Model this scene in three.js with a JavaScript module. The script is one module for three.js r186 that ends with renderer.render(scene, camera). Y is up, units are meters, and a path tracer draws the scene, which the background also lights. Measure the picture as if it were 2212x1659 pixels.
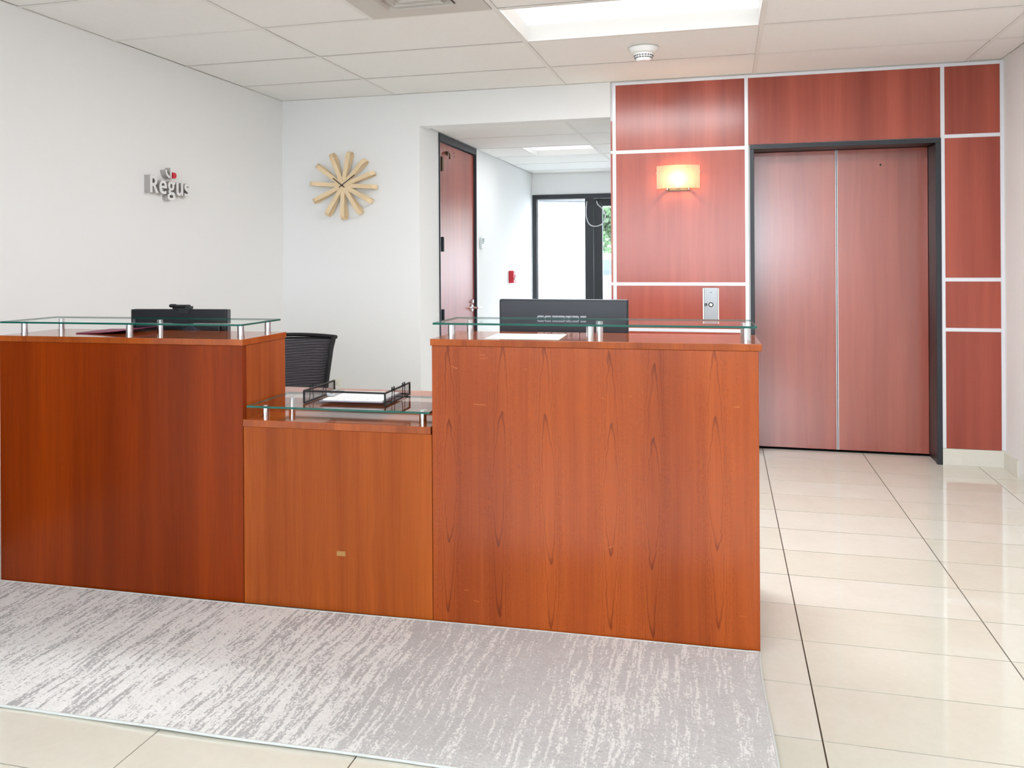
import * as THREE from 'three';
import { RoundedBoxGeometry } from 'three/addons/geometries/RoundedBoxGeometry.js';
import { TextGeometry } from 'three/addons/geometries/TextGeometry.js';
import { FontLoader } from 'three/addons/loaders/FontLoader.js';
import { RectAreaLightUniformsLib } from 'three/addons/lights/RectAreaLightUniformsLib.js';
import { mergeGeometries } from 'three/addons/utils/BufferGeometryUtils.js';

// ---------------------------------------------------------------- camera, sky, exposure
const scene = new THREE.Scene();
const renderer = new THREE.WebGLRenderer({ antialias: true });
renderer.toneMapping = THREE.LinearToneMapping;
renderer.toneMappingExposure = 1.62;
renderer.shadowMap.enabled = true;
RectAreaLightUniformsLib.init();
const camera = new THREE.PerspectiveCamera(2 * Math.atan(829.5 / 1797.54) * 180 / Math.PI, 2212 / 1659, 0.05, 200);
camera.position.set(3.1253, 1.2468, 5.4902);
camera.rotation.order = 'YXZ';
camera.rotation.set(0, 0.24904, -0.006);
camera.setViewOffset(2212, 1659, 0, 267.77, 2212, 1659);       // a shifted lens: verticals stay vertical
camera.updateProjectionMatrix();
scene.background = new THREE.Color(0.82, 0.91, 1.0);          // bright overcast sky
scene.backgroundIntensity = 7;
const TROFFER = 17, CORRIDOR = 4.0, SCONCE = 0.13;           // lamp strengths

// ---------------------------------------------------------------- helpers
const H = 2.416, HC = 2.203;                                    // ceiling of the lobby, of the corridor
const WX = 4.736, ZR = 9.2, ZE = -3.533;                        // right wall, rear wall, far end of the corridor
function rng(seed) { let a = seed >>> 0; return () => { a = (a + 0x6D2B79F5) | 0; let t = Math.imul(a ^ (a >>> 15), 1 | a); t = (t + Math.imul(t ^ (t >>> 7), 61 | t)) ^ t; return ((t ^ (t >>> 14)) >>> 0) / 4294967296; }; }
function hash(x, y, s) { let h = (Math.imul(x | 0, 374761393) + Math.imul(y | 0, 668265263) + Math.imul(s | 0, 1442695041)) | 0; h = Math.imul(h ^ (h >>> 13), 1274126177); return ((h ^ (h >>> 16)) >>> 0) / 4294967296; }
function vnoise(x, y, s) {
  const xi = Math.floor(x), yi = Math.floor(y), fx = x - xi, fy = y - yi, u = fx * fx * (3 - 2 * fx), v = fy * fy * (3 - 2 * fy);
  const a = hash(xi, yi, s), b = hash(xi + 1, yi, s), c = hash(xi, yi + 1, s), d = hash(xi + 1, yi + 1, s);
  return a + (b - a) * u + (c - a) * v + (a - b - c + d) * u * v;
}
function fbm(x, y, s, o = 4) { let r = 0, a = 0.5, n = 0; for (let i = 0; i < o; i++) { r += a * vnoise(x, y, s + i * 17); n += a; a *= 0.5; x *= 2.03; y *= 2.03; } return r / n; }
const clamp = (v, a = 0, b = 1) => Math.min(b, Math.max(a, v)), lerp = (a, b, t) => a + (b - a) * t, sstep = (a, b, v) => { const t = clamp((v - a) / (b - a)); return t * t * (3 - 2 * t); };
function dataTex(w, h, fn, srgb = true) {                       // fn(u, v) -> [r, g, b] in 0..255, v upward
  const d = new Uint8Array(w * h * 4);
  for (let j = 0; j < h; j++) for (let i = 0; i < w; i++) { const c = fn((i + 0.5) / w, (j + 0.5) / h), k = (j * w + i) * 4; d[k] = clamp(c[0], 0, 255); d[k + 1] = clamp(c[1], 0, 255); d[k + 2] = clamp(c[2], 0, 255); d[k + 3] = 255; }
  const t = new THREE.DataTexture(d, w, h); t.wrapS = t.wrapT = THREE.RepeatWrapping; t.magFilter = THREE.LinearFilter; t.minFilter = THREE.LinearMipmapLinearFilter; t.generateMipmaps = true;
  if (srgb) t.colorSpace = THREE.SRGBColorSpace; t.needsUpdate = true; return t;
}
function canvasTex(w, h, draw) { const c = document.createElement('canvas'); c.width = w; c.height = h; draw(c.getContext('2d'), w, h); const t = new THREE.CanvasTexture(c); t.colorSpace = THREE.SRGBColorSpace; return t; }
const std = (color, roughness = 0.6, metalness = 0, more = {}) => new THREE.MeshStandardMaterial({ color, roughness, metalness, ...more });
const phys = (o) => new THREE.MeshPhysicalMaterial(o);

const taken = {};
function numbered(n) { const k = taken[n] = (taken[n] ?? -1) + 1; return k ? n + '_' + String(k).padStart(3, '0') : n; }
function mesh(name, geos, material, parent) {
  const g = Array.isArray(geos) ? (geos.length > 1 ? mergeGeometries(geos.map((q) => q.index ? q.toNonIndexed() : q)) : geos[0]) : geos;
  const m = new THREE.Mesh(g, material); m.name = parent && parent !== scene ? name : numbered(name);
  if (parent && parent !== scene) { const same = parent.children.filter((c) => c.name === name || c.name.startsWith(name + '_0')).length; if (same) m.name = name + '_' + String(same).padStart(3, '0'); }
  m.castShadow = m.receiveShadow = true; (parent || scene).add(m); return m;
}
function thing(name, label, category, pos = [0, 0, 0], turn = 0, group) {
  const o = new THREE.Group(); o.name = numbered(name); scene.add(o); o.position.set(...pos); o.rotation.y = turn;
  o.userData = { label, category }; if (group) o.userData.group = group; return o;
}
function struct(name, pos = [0, 0, 0]) { const o = new THREE.Group(); o.name = numbered(name); o.userData.kind = 'structure'; o.position.set(...pos); scene.add(o); return o; }
function structMesh(name, geos, m) { const o = mesh(name, geos, m, scene); o.userData.kind = 'structure'; return o; }
// uv in metres: vertical grain on upright faces, grain along x on level faces
function metreUV(g, grain = 1, ox = 0, oy = 0) {
  const p = g.attributes.position, n = g.attributes.normal, uv = g.attributes.uv ?? new THREE.BufferAttribute(new Float32Array(p.count * 2), 2);
  for (let i = 0; i < p.count; i++) {
    const ax = Math.abs(n.getX(i)), ay = Math.abs(n.getY(i)), az = Math.abs(n.getZ(i)); let u, v;
    if (ay > ax && ay > az) { u = p.getZ(i); v = p.getX(i); } else if (ax > az) { u = p.getZ(i); v = p.getY(i); } else { u = p.getX(i); v = p.getY(i); }
    if (grain === 2 && !(ay > ax && ay > az)) [u, v] = [v, u];
    uv.setXY(i, u + ox, v + oy);
  }
  g.setAttribute('uv', uv); return g;
}
function box(x0, x1, y0, y1, z0, z1, r = 0, grain = 1, ox = 0, oy = 0) {
  const w = x1 - x0, h = y1 - y0, d = z1 - z0, g = r ? new RoundedBoxGeometry(w, h, d, 2, Math.min(r, w / 2.01, h / 2.01, d / 2.01)) : new THREE.BoxGeometry(w, h, d);
  g.translate((x0 + x1) / 2, (y0 + y1) / 2, (z0 + z1) / 2); return metreUV(g, grain, ox, oy);
}
function cyl(r0, r1, h, x, y, z, axis = 'y', seg = 24) { const g = new THREE.CylinderGeometry(r1, r0, h, seg); if (axis === 'x') g.rotateZ(-Math.PI / 2); if (axis === 'z') g.rotateX(Math.PI / 2); g.translate(x, y, z); return g; }
function tube(points, r, seg = 40, rs = 8, closed = false) { return new THREE.TubeGeometry(new THREE.CatmullRomCurve3(points.map((p) => new THREE.Vector3(...p)), closed), seg, r, rs, closed); }
function lathe(pts, seg = 40) { return new THREE.LatheGeometry(pts.map((p) => new THREE.Vector2(...p)), seg); }
function bar(a, b, r, seg = 8) { const A = new THREE.Vector3(...a), B = new THREE.Vector3(...b), d = B.clone().sub(A), g = new THREE.CylinderGeometry(r, r, d.length(), seg); g.applyQuaternion(new THREE.Quaternion().setFromUnitVectors(new THREE.Vector3(0, 1, 0), d.normalize())); g.translate(...A.add(B).multiplyScalar(0.5).toArray()); return g; }

// ---------------------------------------------------------------- materials
function wood(seed, wm, hm, W, Hh, o) {
  const map = dataTex(W, Hh, (u, v) => {
    const x = u * wm, y = v * hm, b0 = o.base;
    const wob = (fbm(x * 3, y * 2.2, seed, 3) - 0.5) * 0.02 + (fbm(x * 14, y * 9, seed + 5, 3) - 0.5) * 0.009;
    let line = 0;
    if (o.flame) {
      const lw = o.leaf, i = Math.floor(x / lw), f = x / lw - i, fx = (i & 1 ? 1 - f : f), jag = (fbm(x * 30, y * 34, seed + 3, 2) - 0.5) * 0.008;
      const cx = 0.46 + 0.10 * (hash(i, 7, seed) - 0.5) + 0.05 * Math.sin(y * 3.1 + i), dx = (fx - cx) * lw + wob * 0.7 + jag, yc = (o.yc ?? 0.49) + (hash(i, 3, seed) - 0.5) * 0.07;
      const v = dx * dx + (o.taper ?? 0.00205) * (Math.pow((y - yc) ** 2 + 0.0009, 0.27) - 0.15), rr = Math.max(0, v) / (o.ring ?? 0.00042) - 0.5 + (fbm(x * 6, y * 3, seed + 9, 3) - 0.5) * 0.5;
      const fr = rr - Math.floor(rr); line = rr < 0.4 ? 0 : (sstep(0.80, 0.97, fr) * (1 - sstep(0.97, 1.0, fr))) * clamp(1.15 - rr * 0.10, 0.3, 1) * o.flame;
    }
    if (o.marks) for (const [mx, my, ml, ma] of o.marks) if (Math.abs(x - mx) < ml) { const dy = y - my - (x - mx) * ma; if (Math.abs(dy) < 0.0011 && hash(x * 900, my * 999, 3) > 0.25) return [b0[0] * 1.22, b0[1] * 1.5, b0[2] * 2.1]; }
    const fine = (fbm(x * 420, y * 5, seed + 21, 2) - 0.5) * (o.fine ?? 1), streak = fbm(x * 46 + wob * 60, y * 1.3, seed + 31, 3) - 0.5, broad = fbm(x * 7.5, y * 0.45, seed + 41, 3) - 0.5;
    const dark = sstep(0.66, 0.8, fbm(x * 26, y * 1.6, seed + 51, 3)) * (o.dash ?? 0.3);
    let k = 1 + fine * 0.10 + streak * (o.streak ?? 0.28) + broad * (o.broad ?? 0.34) - line * 0.30 - dark * 0.3;
    const hue = broad * 0.6 + streak * 0.4;
    const b = o.base; let c = [b[0] * k * (1 + hue * 0.05), b[1] * Math.pow(k, 1.25) * (1 + hue * 0.16), b[2] * Math.pow(k, 1.3) * (1 + hue * 0.12)];
    return c;
  });
  map.repeat.set(1 / wm, 1 / hm); map.anisotropy = 8;
  return map;
}
const cherryFlame = wood(11, 1.4, 1.0, 1024, 1024, { flame: 0.85, leaf: 0.175, marks: [[0.10, 0.88, 0.012, -0.3], [0.20, 0.925, 0.010, 0], [0.205, 0.913, 0.012, 0.1], [0.19, 0.755, 0.022, -0.05], [0.61, 0.79, 0.008, -0.4], [0.70, 0.80, 0.006, 0], [0.615, 0.735, 0.004, 0], [1.035, 0.775, 0.009, 0], [0.63, 0.30, 0.012, 0.5], [0.14, 0.12, 0.008, 0.2], [0.175, 0.085, 0.01, -0.2], [0.35, 0.88, 0.006, 0], [1.05, 0.11, 0.008, 0]], base: [164, 75, 27], streak: 0.10, broad: 0.2, dash: 0.08 });
const cherryPlain = wood(23, 1.6, 1.2, 1024, 1024, { flame: 0.192, leaf: 0.26, taper: 0.004, ring: 0.0016, yc: 0.4, base: [162, 78, 28], streak: 0.10, broad: 0.26, dash: 0.10 });
const cherryShaded = wood(29, 1.6, 1.2, 1024, 1024, { flame: 0.128, leaf: 0.26, taper: 0.004, ring: 0.0016, yc: 0.4, base: [130, 47, 5], streak: 0.08, broad: 0.34, dash: 0.12 });  // same cherry, dimmer light on the left counter front put into its colour
const mahogany = wood(37, 2.2, 2.4, 1024, 1024, { flame: 0.08, leaf: 0.3, taper: 0.004, ring: 0.0016, yc: 1.2, base: [165, 79, 63], streak: 0.06, broad: 0.26, dash: 0.04, fine: 0.5 });
const woodMat = (map, roughness, more = {}) => phys({ map, roughness, specularIntensity: 1, ...more });
const M = {
  deskFlame: woodMat(cherryFlame, 0.25, { specularIntensity: 0.6 }), deskPlain: woodMat(cherryPlain, 0.24, { specularIntensity: 0.45 }), deskShaded: woodMat(cherryShaded, 0.24, { specularIntensity: 0.45 }), deskTop: woodMat(cherryPlain, 0.09),
  panel: woodMat(mahogany, 0.22, { ior: 1.5 }), elevator: woodMat(mahogany, 0.22, { ior: 1.9 }),
  wall: std(0xf1f1f0, 0.85), header: std(0xf1f1f0, 0.85), trimWhite: std(0xf0f1f4, 0.35), trimMetal: std(0xe6e8ee, 0.3, 0.15),
  black: std(0x23272d, 0.42), blackJamb: std(0x2a1b1c, 0.4), blackPlastic: std(0x14161a, 0.5), monitor: std(0x2b3038, 0.42), monitorDark: std(0x0d1118, 0.4),
  chrome: std(0xd9dade, 0.18, 1), steel: std(0xb9bbbe, 0.32, 1), brushed: std(0xa6a8aa, 0.38, 0.85), dark: std(0x111214, 0.6), bronze: std(0x6d5c4c, 0.32, 0.8),
  white: std(0xf2f2f0, 0.5), whiteGloss: std(0xf4f4f2, 0.3), paper: std(0xf3f2ef, 0.8), red: std(0xc31a2b, 0.4), redText: std(0xf3eaea, 0.5),
  grout: std(0x4d3a2c, 0.9), plenum: std(0x555350, 0.9), asphalt: std(0x8d8f92, 0.95), grass: std(0x7e9a63, 0.95),
  glass: phys({ color: 0xf4fbf9, roughness: 0.0, transmission: 1, thickness: 0, ior: 1.62, specularIntensity: 1, side: THREE.DoubleSide }),
  glassClear: phys({ color: 0xf4fbf9, roughness: 0.0, transmission: 1, thickness: 0, ior: 1.42, specularIntensity: 0.6, side: THREE.DoubleSide }),
  pane: phys({ color: 0xffffff, roughness: 0.0, transmission: 1, thickness: 0, ior: 1.45 }),
  glassEdge: phys({ color: 0x0a6a5c, roughness: 0.1, transmission: 0.3, thickness: 0, ior: 1.5 }),
};
// ceiling board: faint fissures and specks
const ceilTex = dataTex(512, 512, (u, v) => { const n = fbm(u * 40, v * 40, 71, 3), s = vnoise(u * 190, v * 190, 73); const k = 248 - (n > 0.7 ? 2 : 0) - (s > 0.94 ? 6 : 0) + (n - 0.5) * 4; return [k, k - 1, k - 4]; });
ceilTex.repeat.set(1 / 0.61, 1 / 0.61);
M.ceil = std(0xffffff, 0.95, 0, { map: ceilTex });
M.grid = std(0xf0eeea, 0.7);
// polished floor tile: clouded cream
const tileTex = dataTex(512, 512, (u, v) => { const n = fbm(u * 6, v * 6, 91, 4) - 0.5, f = fbm(u * 60, v * 60, 93, 2) - 0.5; return [225 + n * 7 + f * 4, 222 + n * 8 + f * 4, 210 + n * 11 + f * 4]; });
tileTex.repeat.set(1 / 0.9, 1 / 0.9);
M.tiles = [0xffffff, 0xfcfbf9, 0xfaf9f6].map((c) => phys({ color: c, map: tileTex, roughness: 0.055, ior: 1.6 }));
M.baseTile = phys({ color: 0xffffff, map: tileTex, roughness: 0.25 });
// brushed light birch for the clock
const birch = dataTex(256, 256, (u, v) => { const g = fbm(u * 3, v * 60, 131, 3) - 0.5; return [238 + g * 20, 212 + g * 24, 172 + g * 28]; });
M.birch = std(0xffffff, 0.5, 0, { map: birch });

// ---------------------------------------------------------------- floor
const floor = struct('floor');
mesh('grout_bed', box(-0.12, WX + 0.12, -0.06, -0.0035, -0.3, ZR), M.grout, floor);
{
  const xs = [-0.12, 0.47, 1.06, 1.66, 2.222, 2.757, 3.3659, 3.9766, 4.587, WX + 0.02], zs = [-0.3, 0.0008];
  for (let k = 1; k < 32; k++) zs.push(0.0009 + 0.2919 * k);
  const cache = {}, far = [], r = rng(5);
  for (let i = 0; i + 1 < xs.length; i++) for (let k = 0; k + 1 < zs.length; k++) {
    const x0 = xs[i] + 0.0021, x1 = xs[i + 1] - 0.0021, z0 = zs[k] + 0.0023, z1 = Math.min(ZR, zs[k + 1]) - 0.0023;
    if (z1 < z0) continue;
    const near = zs[k] < 4.0;
    if (!near) { far.push(box(x0, x1, -0.012, 0, z0, z1)); continue; }
    const m = mesh('tile', box(x0, x1, -0.012, 0, z0, z1, 0, 1, r() * 3, r() * 3), M.tiles[Math.floor(r() * 3)], floor);
  }
  const rest = mesh('tile', far, M.tiles[0], floor); rest.userData.kind = 'stuff';
}
structMesh('floor_corridor', box(0.94, 3.0, -0.06, 0, ZE - 0.1, -0.3), M.tiles[1]);

// ---------------------------------------------------------------- ceiling of the lobby: boards lying in a grid
const ceiling = struct('ceiling');
mesh('slab', box(-0.12, WX + 0.12, H + 0.2, H + 0.3, -0.3, ZR + 0.12), M.plenum, ceiling);
const CX = [0, 0.8802, 2.0994, 3.3186, 4.5378, WX], CZ = [0, 0.5229];
while (CZ[CZ.length - 1] < ZR) CZ.push(Math.min(ZR, CZ[CZ.length - 1] + 0.6107));
const troffers = [[2, 2], [3, 7], [2, 12], [0.5, 9]].map(([i, k]) => [Math.floor(i), k]);  // second entry is an unseen light, added to brighten the right side
{
  const r = rng(8);
  for (let i = 0; i + 1 < CX.length; i++) for (let k = 0; k + 1 < CZ.length; k++) {
    if (CZ[k + 1] - CZ[k] < 0.05) continue;
    if (troffers.some((t) => t[0] === i && t[1] === k)) continue;
    const e = 0.0118, y = H + 0.0016 + r() * 0.0022;
    const x0 = CX[i] + (i ? e : 0.0155), x1 = CX[i + 1] - e, z0 = CZ[k] + (k || i > 1 ? e : 0.0145), z1 = CZ[k + 1] - e;
    if (i === 1 && k === 3) { mesh('ceiling_board', box(x0, 1.478 - e, y, y + 0.015, z0, z1), M.ceil, ceiling); continue; }
    mesh('ceiling_board', box(x0, x1, y, y + 0.015, z0, z1, 0, 1, r() * 4, r() * 4), M.ceil, ceiling);
  }
  for (let i = 1; i + 1 < CX.length; i++) mesh('grid_bar', [box(CX[i] - 0.0115, CX[i] + 0.0115, H, H + 0.0016, 0, ZR), box(CX[i] - 0.001, CX[i] + 0.001, H + 0.001, H + 0.035, 0, ZR)], M.grid, ceiling);
  for (let k = 1; k + 1 < CZ.length; k++) for (let i = 0; i + 1 < CX.length; i++)
    mesh('grid_bar', [box(CX[i] + 0.0117, CX[i + 1] - 0.0117, H + 0.0002, H + 0.0016, CZ[k] - 0.0115, CZ[k] + 0.0115), box(CX[i] + 0.012, CX[i + 1] - 0.012, H + 0.001, H + 0.03, CZ[k] - 0.001, CZ[k] + 0.001)], M.grid, ceiling);
  mesh('grid_bar', box(1.478 - 0.0115, 1.478 + 0.0115, H, H + 0.02, CZ[3] + 0.012, CZ[4] - 0.012), M.grid, ceiling);
  mesh('wall_angle', [box(0, 0.011, H, H + 0.0015, 0, ZR), box(WX - 0.011, WX, H, H + 0.0015, 0, ZR), box(0.011, WX - 0.011, H, H + 0.0015, 0, 0.011)], M.grid, ceiling);
}
// recessed ceiling lights
M.lens = std(0xffffff, 0.5, 0, { emissive: 0xffffff, emissiveIntensity: 0.42 });
function troffer(x0, x1, z0, z1, y, power, label, group, depth = 0.085) {
  const cx = (x0 + x1) / 2, cz = (z0 + z1) / 2, w = x1 - x0 - 0.024, d = z1 - z0 - 0.024, t = thing('ceiling_light', label, 'ceiling light', [cx, y, cz], 0, group);
  const W2 = w / 2, D2 = d / 2;
  mesh('housing', [box(-W2, W2, 0, depth + 0.02, -D2, -D2 + 0.006), box(-W2, W2, 0, depth + 0.02, D2 - 0.006, D2), box(-W2, -W2 + 0.006, 0, depth + 0.02, -D2 + 0.006, D2 - 0.006), box(W2 - 0.006, W2, 0, depth + 0.02, -D2 + 0.006, D2 - 0.006), box(-W2, W2, depth + 0.014, depth + 0.02, -D2, D2)], M.white, t);
  mesh('diffuser', box(-W2 + 0.006, W2 - 0.006, depth, depth + 0.004, -D2 + 0.006, D2 - 0.006), M.lens, t);
  const L = new THREE.RectAreaLight(0xf7fafd, power * 2, w - 0.04, d * 0.45); L.position.set(0, 0.006, d * 0.25); L.rotation.x = -Math.PI / 2; t.add(L);
  return t;
}
troffers.forEach(([i, k], n) => troffer(CX[i], CX[i + 1], CZ[k], CZ[k + 1], H, TROFFER * [1, 0.45, 0.4, 0.55][n],
  ['large recessed rectangular ceiling light above the right reception counter', 'recessed ceiling light added unseen above the camera to brighten the right side', 'recessed ceiling light in the lobby near the rear window', 'recessed ceiling light along the lobby left wall'][n]));

// ---------------------------------------------------------------- walls of the lobby
const doorL = [3.0, 4.35];                                       // dark wooden doorway in the left wall, outside the frame, mirrored by the desk
structMesh('wall_left', [box(-0.12, 0, 0, H + 0.2, -0.12, doorL[0]), box(-0.12, 0, 0, H + 0.2, doorL[1], ZR), box(-0.12, 0, 2.1, H + 0.2, doorL[0], doorL[1])], M.wall);
const doorLeft = struct('door_4', [0, 0, 0]);
M.darkDoor = std(0x2a1610, 0.5);
mesh('door_leaf', [box(-0.08, -0.04, 0.005, 2.09, doorL[0] + 0.01, (doorL[0] + doorL[1]) / 2 - 0.002, 0.002), box(-0.08, -0.04, 0.005, 2.09, (doorL[0] + doorL[1]) / 2 + 0.002, doorL[1] - 0.01, 0.002)], M.darkDoor, doorLeft);
mesh('door_backing', box(-0.12, -0.09, 0, 2.1, doorL[0], doorL[1]), M.darkDoor, doorLeft);
structMesh('wall_right', box(WX, WX + 0.12, 0, H + 0.2, -0.3, ZR), M.wall);
// rear wall with a wide glazed opening to the street
const RW = [0.5, 4.46, 0.9, 2.3];
structMesh('wall_rear', [box(-0.12, RW[0], 0, H + 0.2, ZR, ZR + 0.12), box(RW[1], WX + 0.12, 0, H + 0.2, ZR, ZR + 0.12), box(RW[0], RW[1], 0, RW[2], ZR, ZR + 0.12), box(RW[0], RW[1], RW[3], H + 0.2, ZR, ZR + 0.12)], M.wall);
const rearWindow = struct('window_2');
for (const x of [RW[0], (RW[0] + RW[1]) / 2 - 0.02, RW[1] - 0.04]) mesh('window_frame', box(x, x + 0.04, RW[2], RW[3], ZR + 0.03, ZR + 0.08), M.black, rearWindow);
for (const i of [0, 1]) mesh('pane', box(RW[0] + 0.04 + i * 1.96, RW[0] + 1.96 + i * 1.96, RW[2], RW[3], ZR + 0.05, ZR + 0.056), M.pane, rearWindow);

// back wall: plain part with the clock, header over the corridor, wood panelled part
const XC = 1.065, XP = 2.405, EX = [3.29, 4.396, 1.966];         // corridor left side, start of the panelling, elevator opening
const back = struct('wall_back');
mesh('plaster', [box(-0.12, XC, 0, H + 0.2, -0.12, 0), box(XC, XP, 2.188, H + 0.2, -0.12, 0)], M.wall, back);
mesh('backing', [box(XP, EX[0], 0, H + 0.2, -0.3, -0.012), box(EX[1], WX, 0, H + 0.2, -0.3, -0.012), box(EX[0], EX[1], EX[2], H + 0.2, -0.3, -0.012)], M.wall, back);
{
  const P = [[2.441, 3.259, 1.963, 2.393], [2.441, 3.259, 1.096, 1.941], [2.441, 3.259, 0.797, 1.074], [2.441, 3.259, 0.1, 0.775],
    [3.281, 4.394, 1.97, 2.393], [4.4165, 4.716, 1.985, 2.393], [4.4165, 4.716, 1.125, 1.963], [4.4165, 4.716, 0.824, 1.102], [4.4165, 4.716, 0.1, 0.802], [2.406, 2.419, 0.1, 1.076], [2.406, 2.419, 1.096, 1.945], [2.406, 2.419, 1.963, 2.16]];
  const q = rng(41); for (const [x0, x1, y0, y1] of P) mesh('wall_panel', box(x0, x1, y0, y1, -0.012, 0, 0.0012, 1, 0.02 + q() * (2.16 - (x1 - x0)) - x0, 0), M.panel, back);
  const z0 = -0.012, z1 = 0.0035;
  const T = [[2.419, 2.441, 0.1, 2.415], [3.259, 3.281, 0.1, 2.393], [4.394, 4.4165, 0.1, 2.393], [4.716, WX, 0.1, 2.415]];
  for (const [a, b, c, d] of T) mesh('panel_trim', box(a, b, c, d, z0, z1, 0.001), M.trimMetal, back);
  const Hs = [[2.441, 3.259, 1.941, 1.963], [2.441, 3.259, 1.074, 1.096], [2.441, 3.259, 0.775, 0.797], [4.4165, 4.716, 1.963, 1.985], [4.4165, 4.716, 1.102, 1.125], [4.4165, 4.716, 0.802, 0.824], [2.441, 4.716, 2.393, 2.413],
    [2.406, 2.419, 1.076, 1.096], [2.406, 2.419, 1.945, 1.963]];
  for (const [a, b, c, d] of Hs) mesh('panel_trim', box(a, b, c, d, z0, z1 - 0.0008, 0.001), M.trimMetal, back);
}
const base1 = struct('baseboard_back');
mesh('base_tile', box(2.406, EX[0], 0, 0.099, -0.012, 0.008, 0.0015), M.baseTile, base1);
mesh('base_tile', box(EX[1], WX, 0, 0.099, -0.012, 0.008, 0.0015), M.baseTile, base1);
mesh('base_tile', box(0, XC, 0, 0.099, 0, 0.009, 0.0015), M.baseTile, base1);
const base2 = struct('baseboard_right');
mesh('base_tile', box(WX - 0.011, WX, 0, 0.096, 0.008, 0.236, 0.0015), M.baseTile, base2);

// ---------------------------------------------------------------- elevator
const elev = struct('door_1', [0, 0, 0]);
mesh('door_frame', [box(EX[0], 3.315, 0, EX[2] - 0.028, -0.03, 0.008, 0.002), box(4.366, EX[1], 0, EX[2] - 0.028, -0.03, 0.008, 0.002), box(EX[0], EX[1], EX[2] - 0.028, EX[2], -0.03, 0.008, 0.002)], M.black, elev);
mesh('jamb', [box(EX[0], 3.308, 0, EX[2] - 0.028, -0.3, -0.03), box(4.372, EX[1], 0, EX[2] - 0.028, -0.3, -0.03), box(EX[0], EX[1], EX[2] - 0.022, EX[2], -0.3, -0.03)], M.blackJamb, elev);
const leafY = [0.012, EX[2] - 0.024];
mesh('door_leaf', box(3.309, 3.8245, leafY[0], leafY[1], -0.25, -0.22, 0.002, 1, 0.1 - 3.309, 0), M.elevator, elev);
mesh('door_leaf', box(3.8395, 4.371, leafY[0], leafY[1], -0.25, -0.22, 0.002, 1, 1.2 - 3.8395, 0), M.elevator, elev);
mesh('door_edge', box(3.8247, 3.8298, leafY[0], leafY[1], -0.25, -0.2185, 0.001), M.trimMetal, elev);
mesh('door_edge', box(3.8342, 3.8393, leafY[0], leafY[1], -0.25, -0.2185, 0.001), M.trimMetal, elev);
mesh('door_seal', box(3.83, 3.834, leafY[0], leafY[1], -0.25, -0.225), M.dark, elev);
mesh('key_hole', cyl(0.006, 0.006, 0.002, 4.096, 1.838, -0.2195, 'z', 16), M.dark, elev);
mesh('sill', box(3.308, 4.372, -0.001, 0.003, -0.29, -0.21), M.dark, elev);
mesh('shaft', box(3.2, 4.5, -0.01, H, -0.33, -0.3), M.dark, elev);

// elevator call plate
{
  const t = thing('call_plate', 'brushed steel elevator call plate with round button on the wood panel', 'button panel', [3.045, 0.83, 0]);
  mesh('plate', box(-0.043, 0.043, 0, 0.231, 0, 0.012, 0.003), M.brushed, t);
  mesh('edge_strip', [box(-0.051, -0.043, 0, 0.229, 0, 0.009, 0.002), box(0.043, 0.05, 0, 0.229, 0, 0.009, 0.002)], M.whiteGloss, t);
  const b = mesh('button', [cyl(0.0095, 0.0095, 0.004, 0.0, 0.123, 0.0135, 'z', 28)], M.whiteGloss, t);
  mesh('button_ring', new THREE.TorusGeometry(0.0125, 0.0032, 10, 32).translate(0, 0.123, 0.0125), M.dark, b);
  mesh('button_symbol', [new THREE.CylinderGeometry(0, 0.0035, 0.0008, 3).rotateX(Math.PI / 2).rotateZ(0).translate(0, 0.1235, 0.0158)], M.dark, b);
  mesh('floor_sign', box(-0.04, -0.023, 0.114, 0.132, 0.0118, 0.0135), M.dark, t);
  mesh('sign_digit', [box(-0.0335, -0.031, 0.117, 0.129, 0.0134, 0.0142), box(-0.031, -0.027, 0.117, 0.1195, 0.0134, 0.0142)], M.brushed, t);
  mesh('indicator', box(-0.006, 0.006, 0.2, 0.203, 0.0118, 0.0127), M.dark, t);
}

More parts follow.
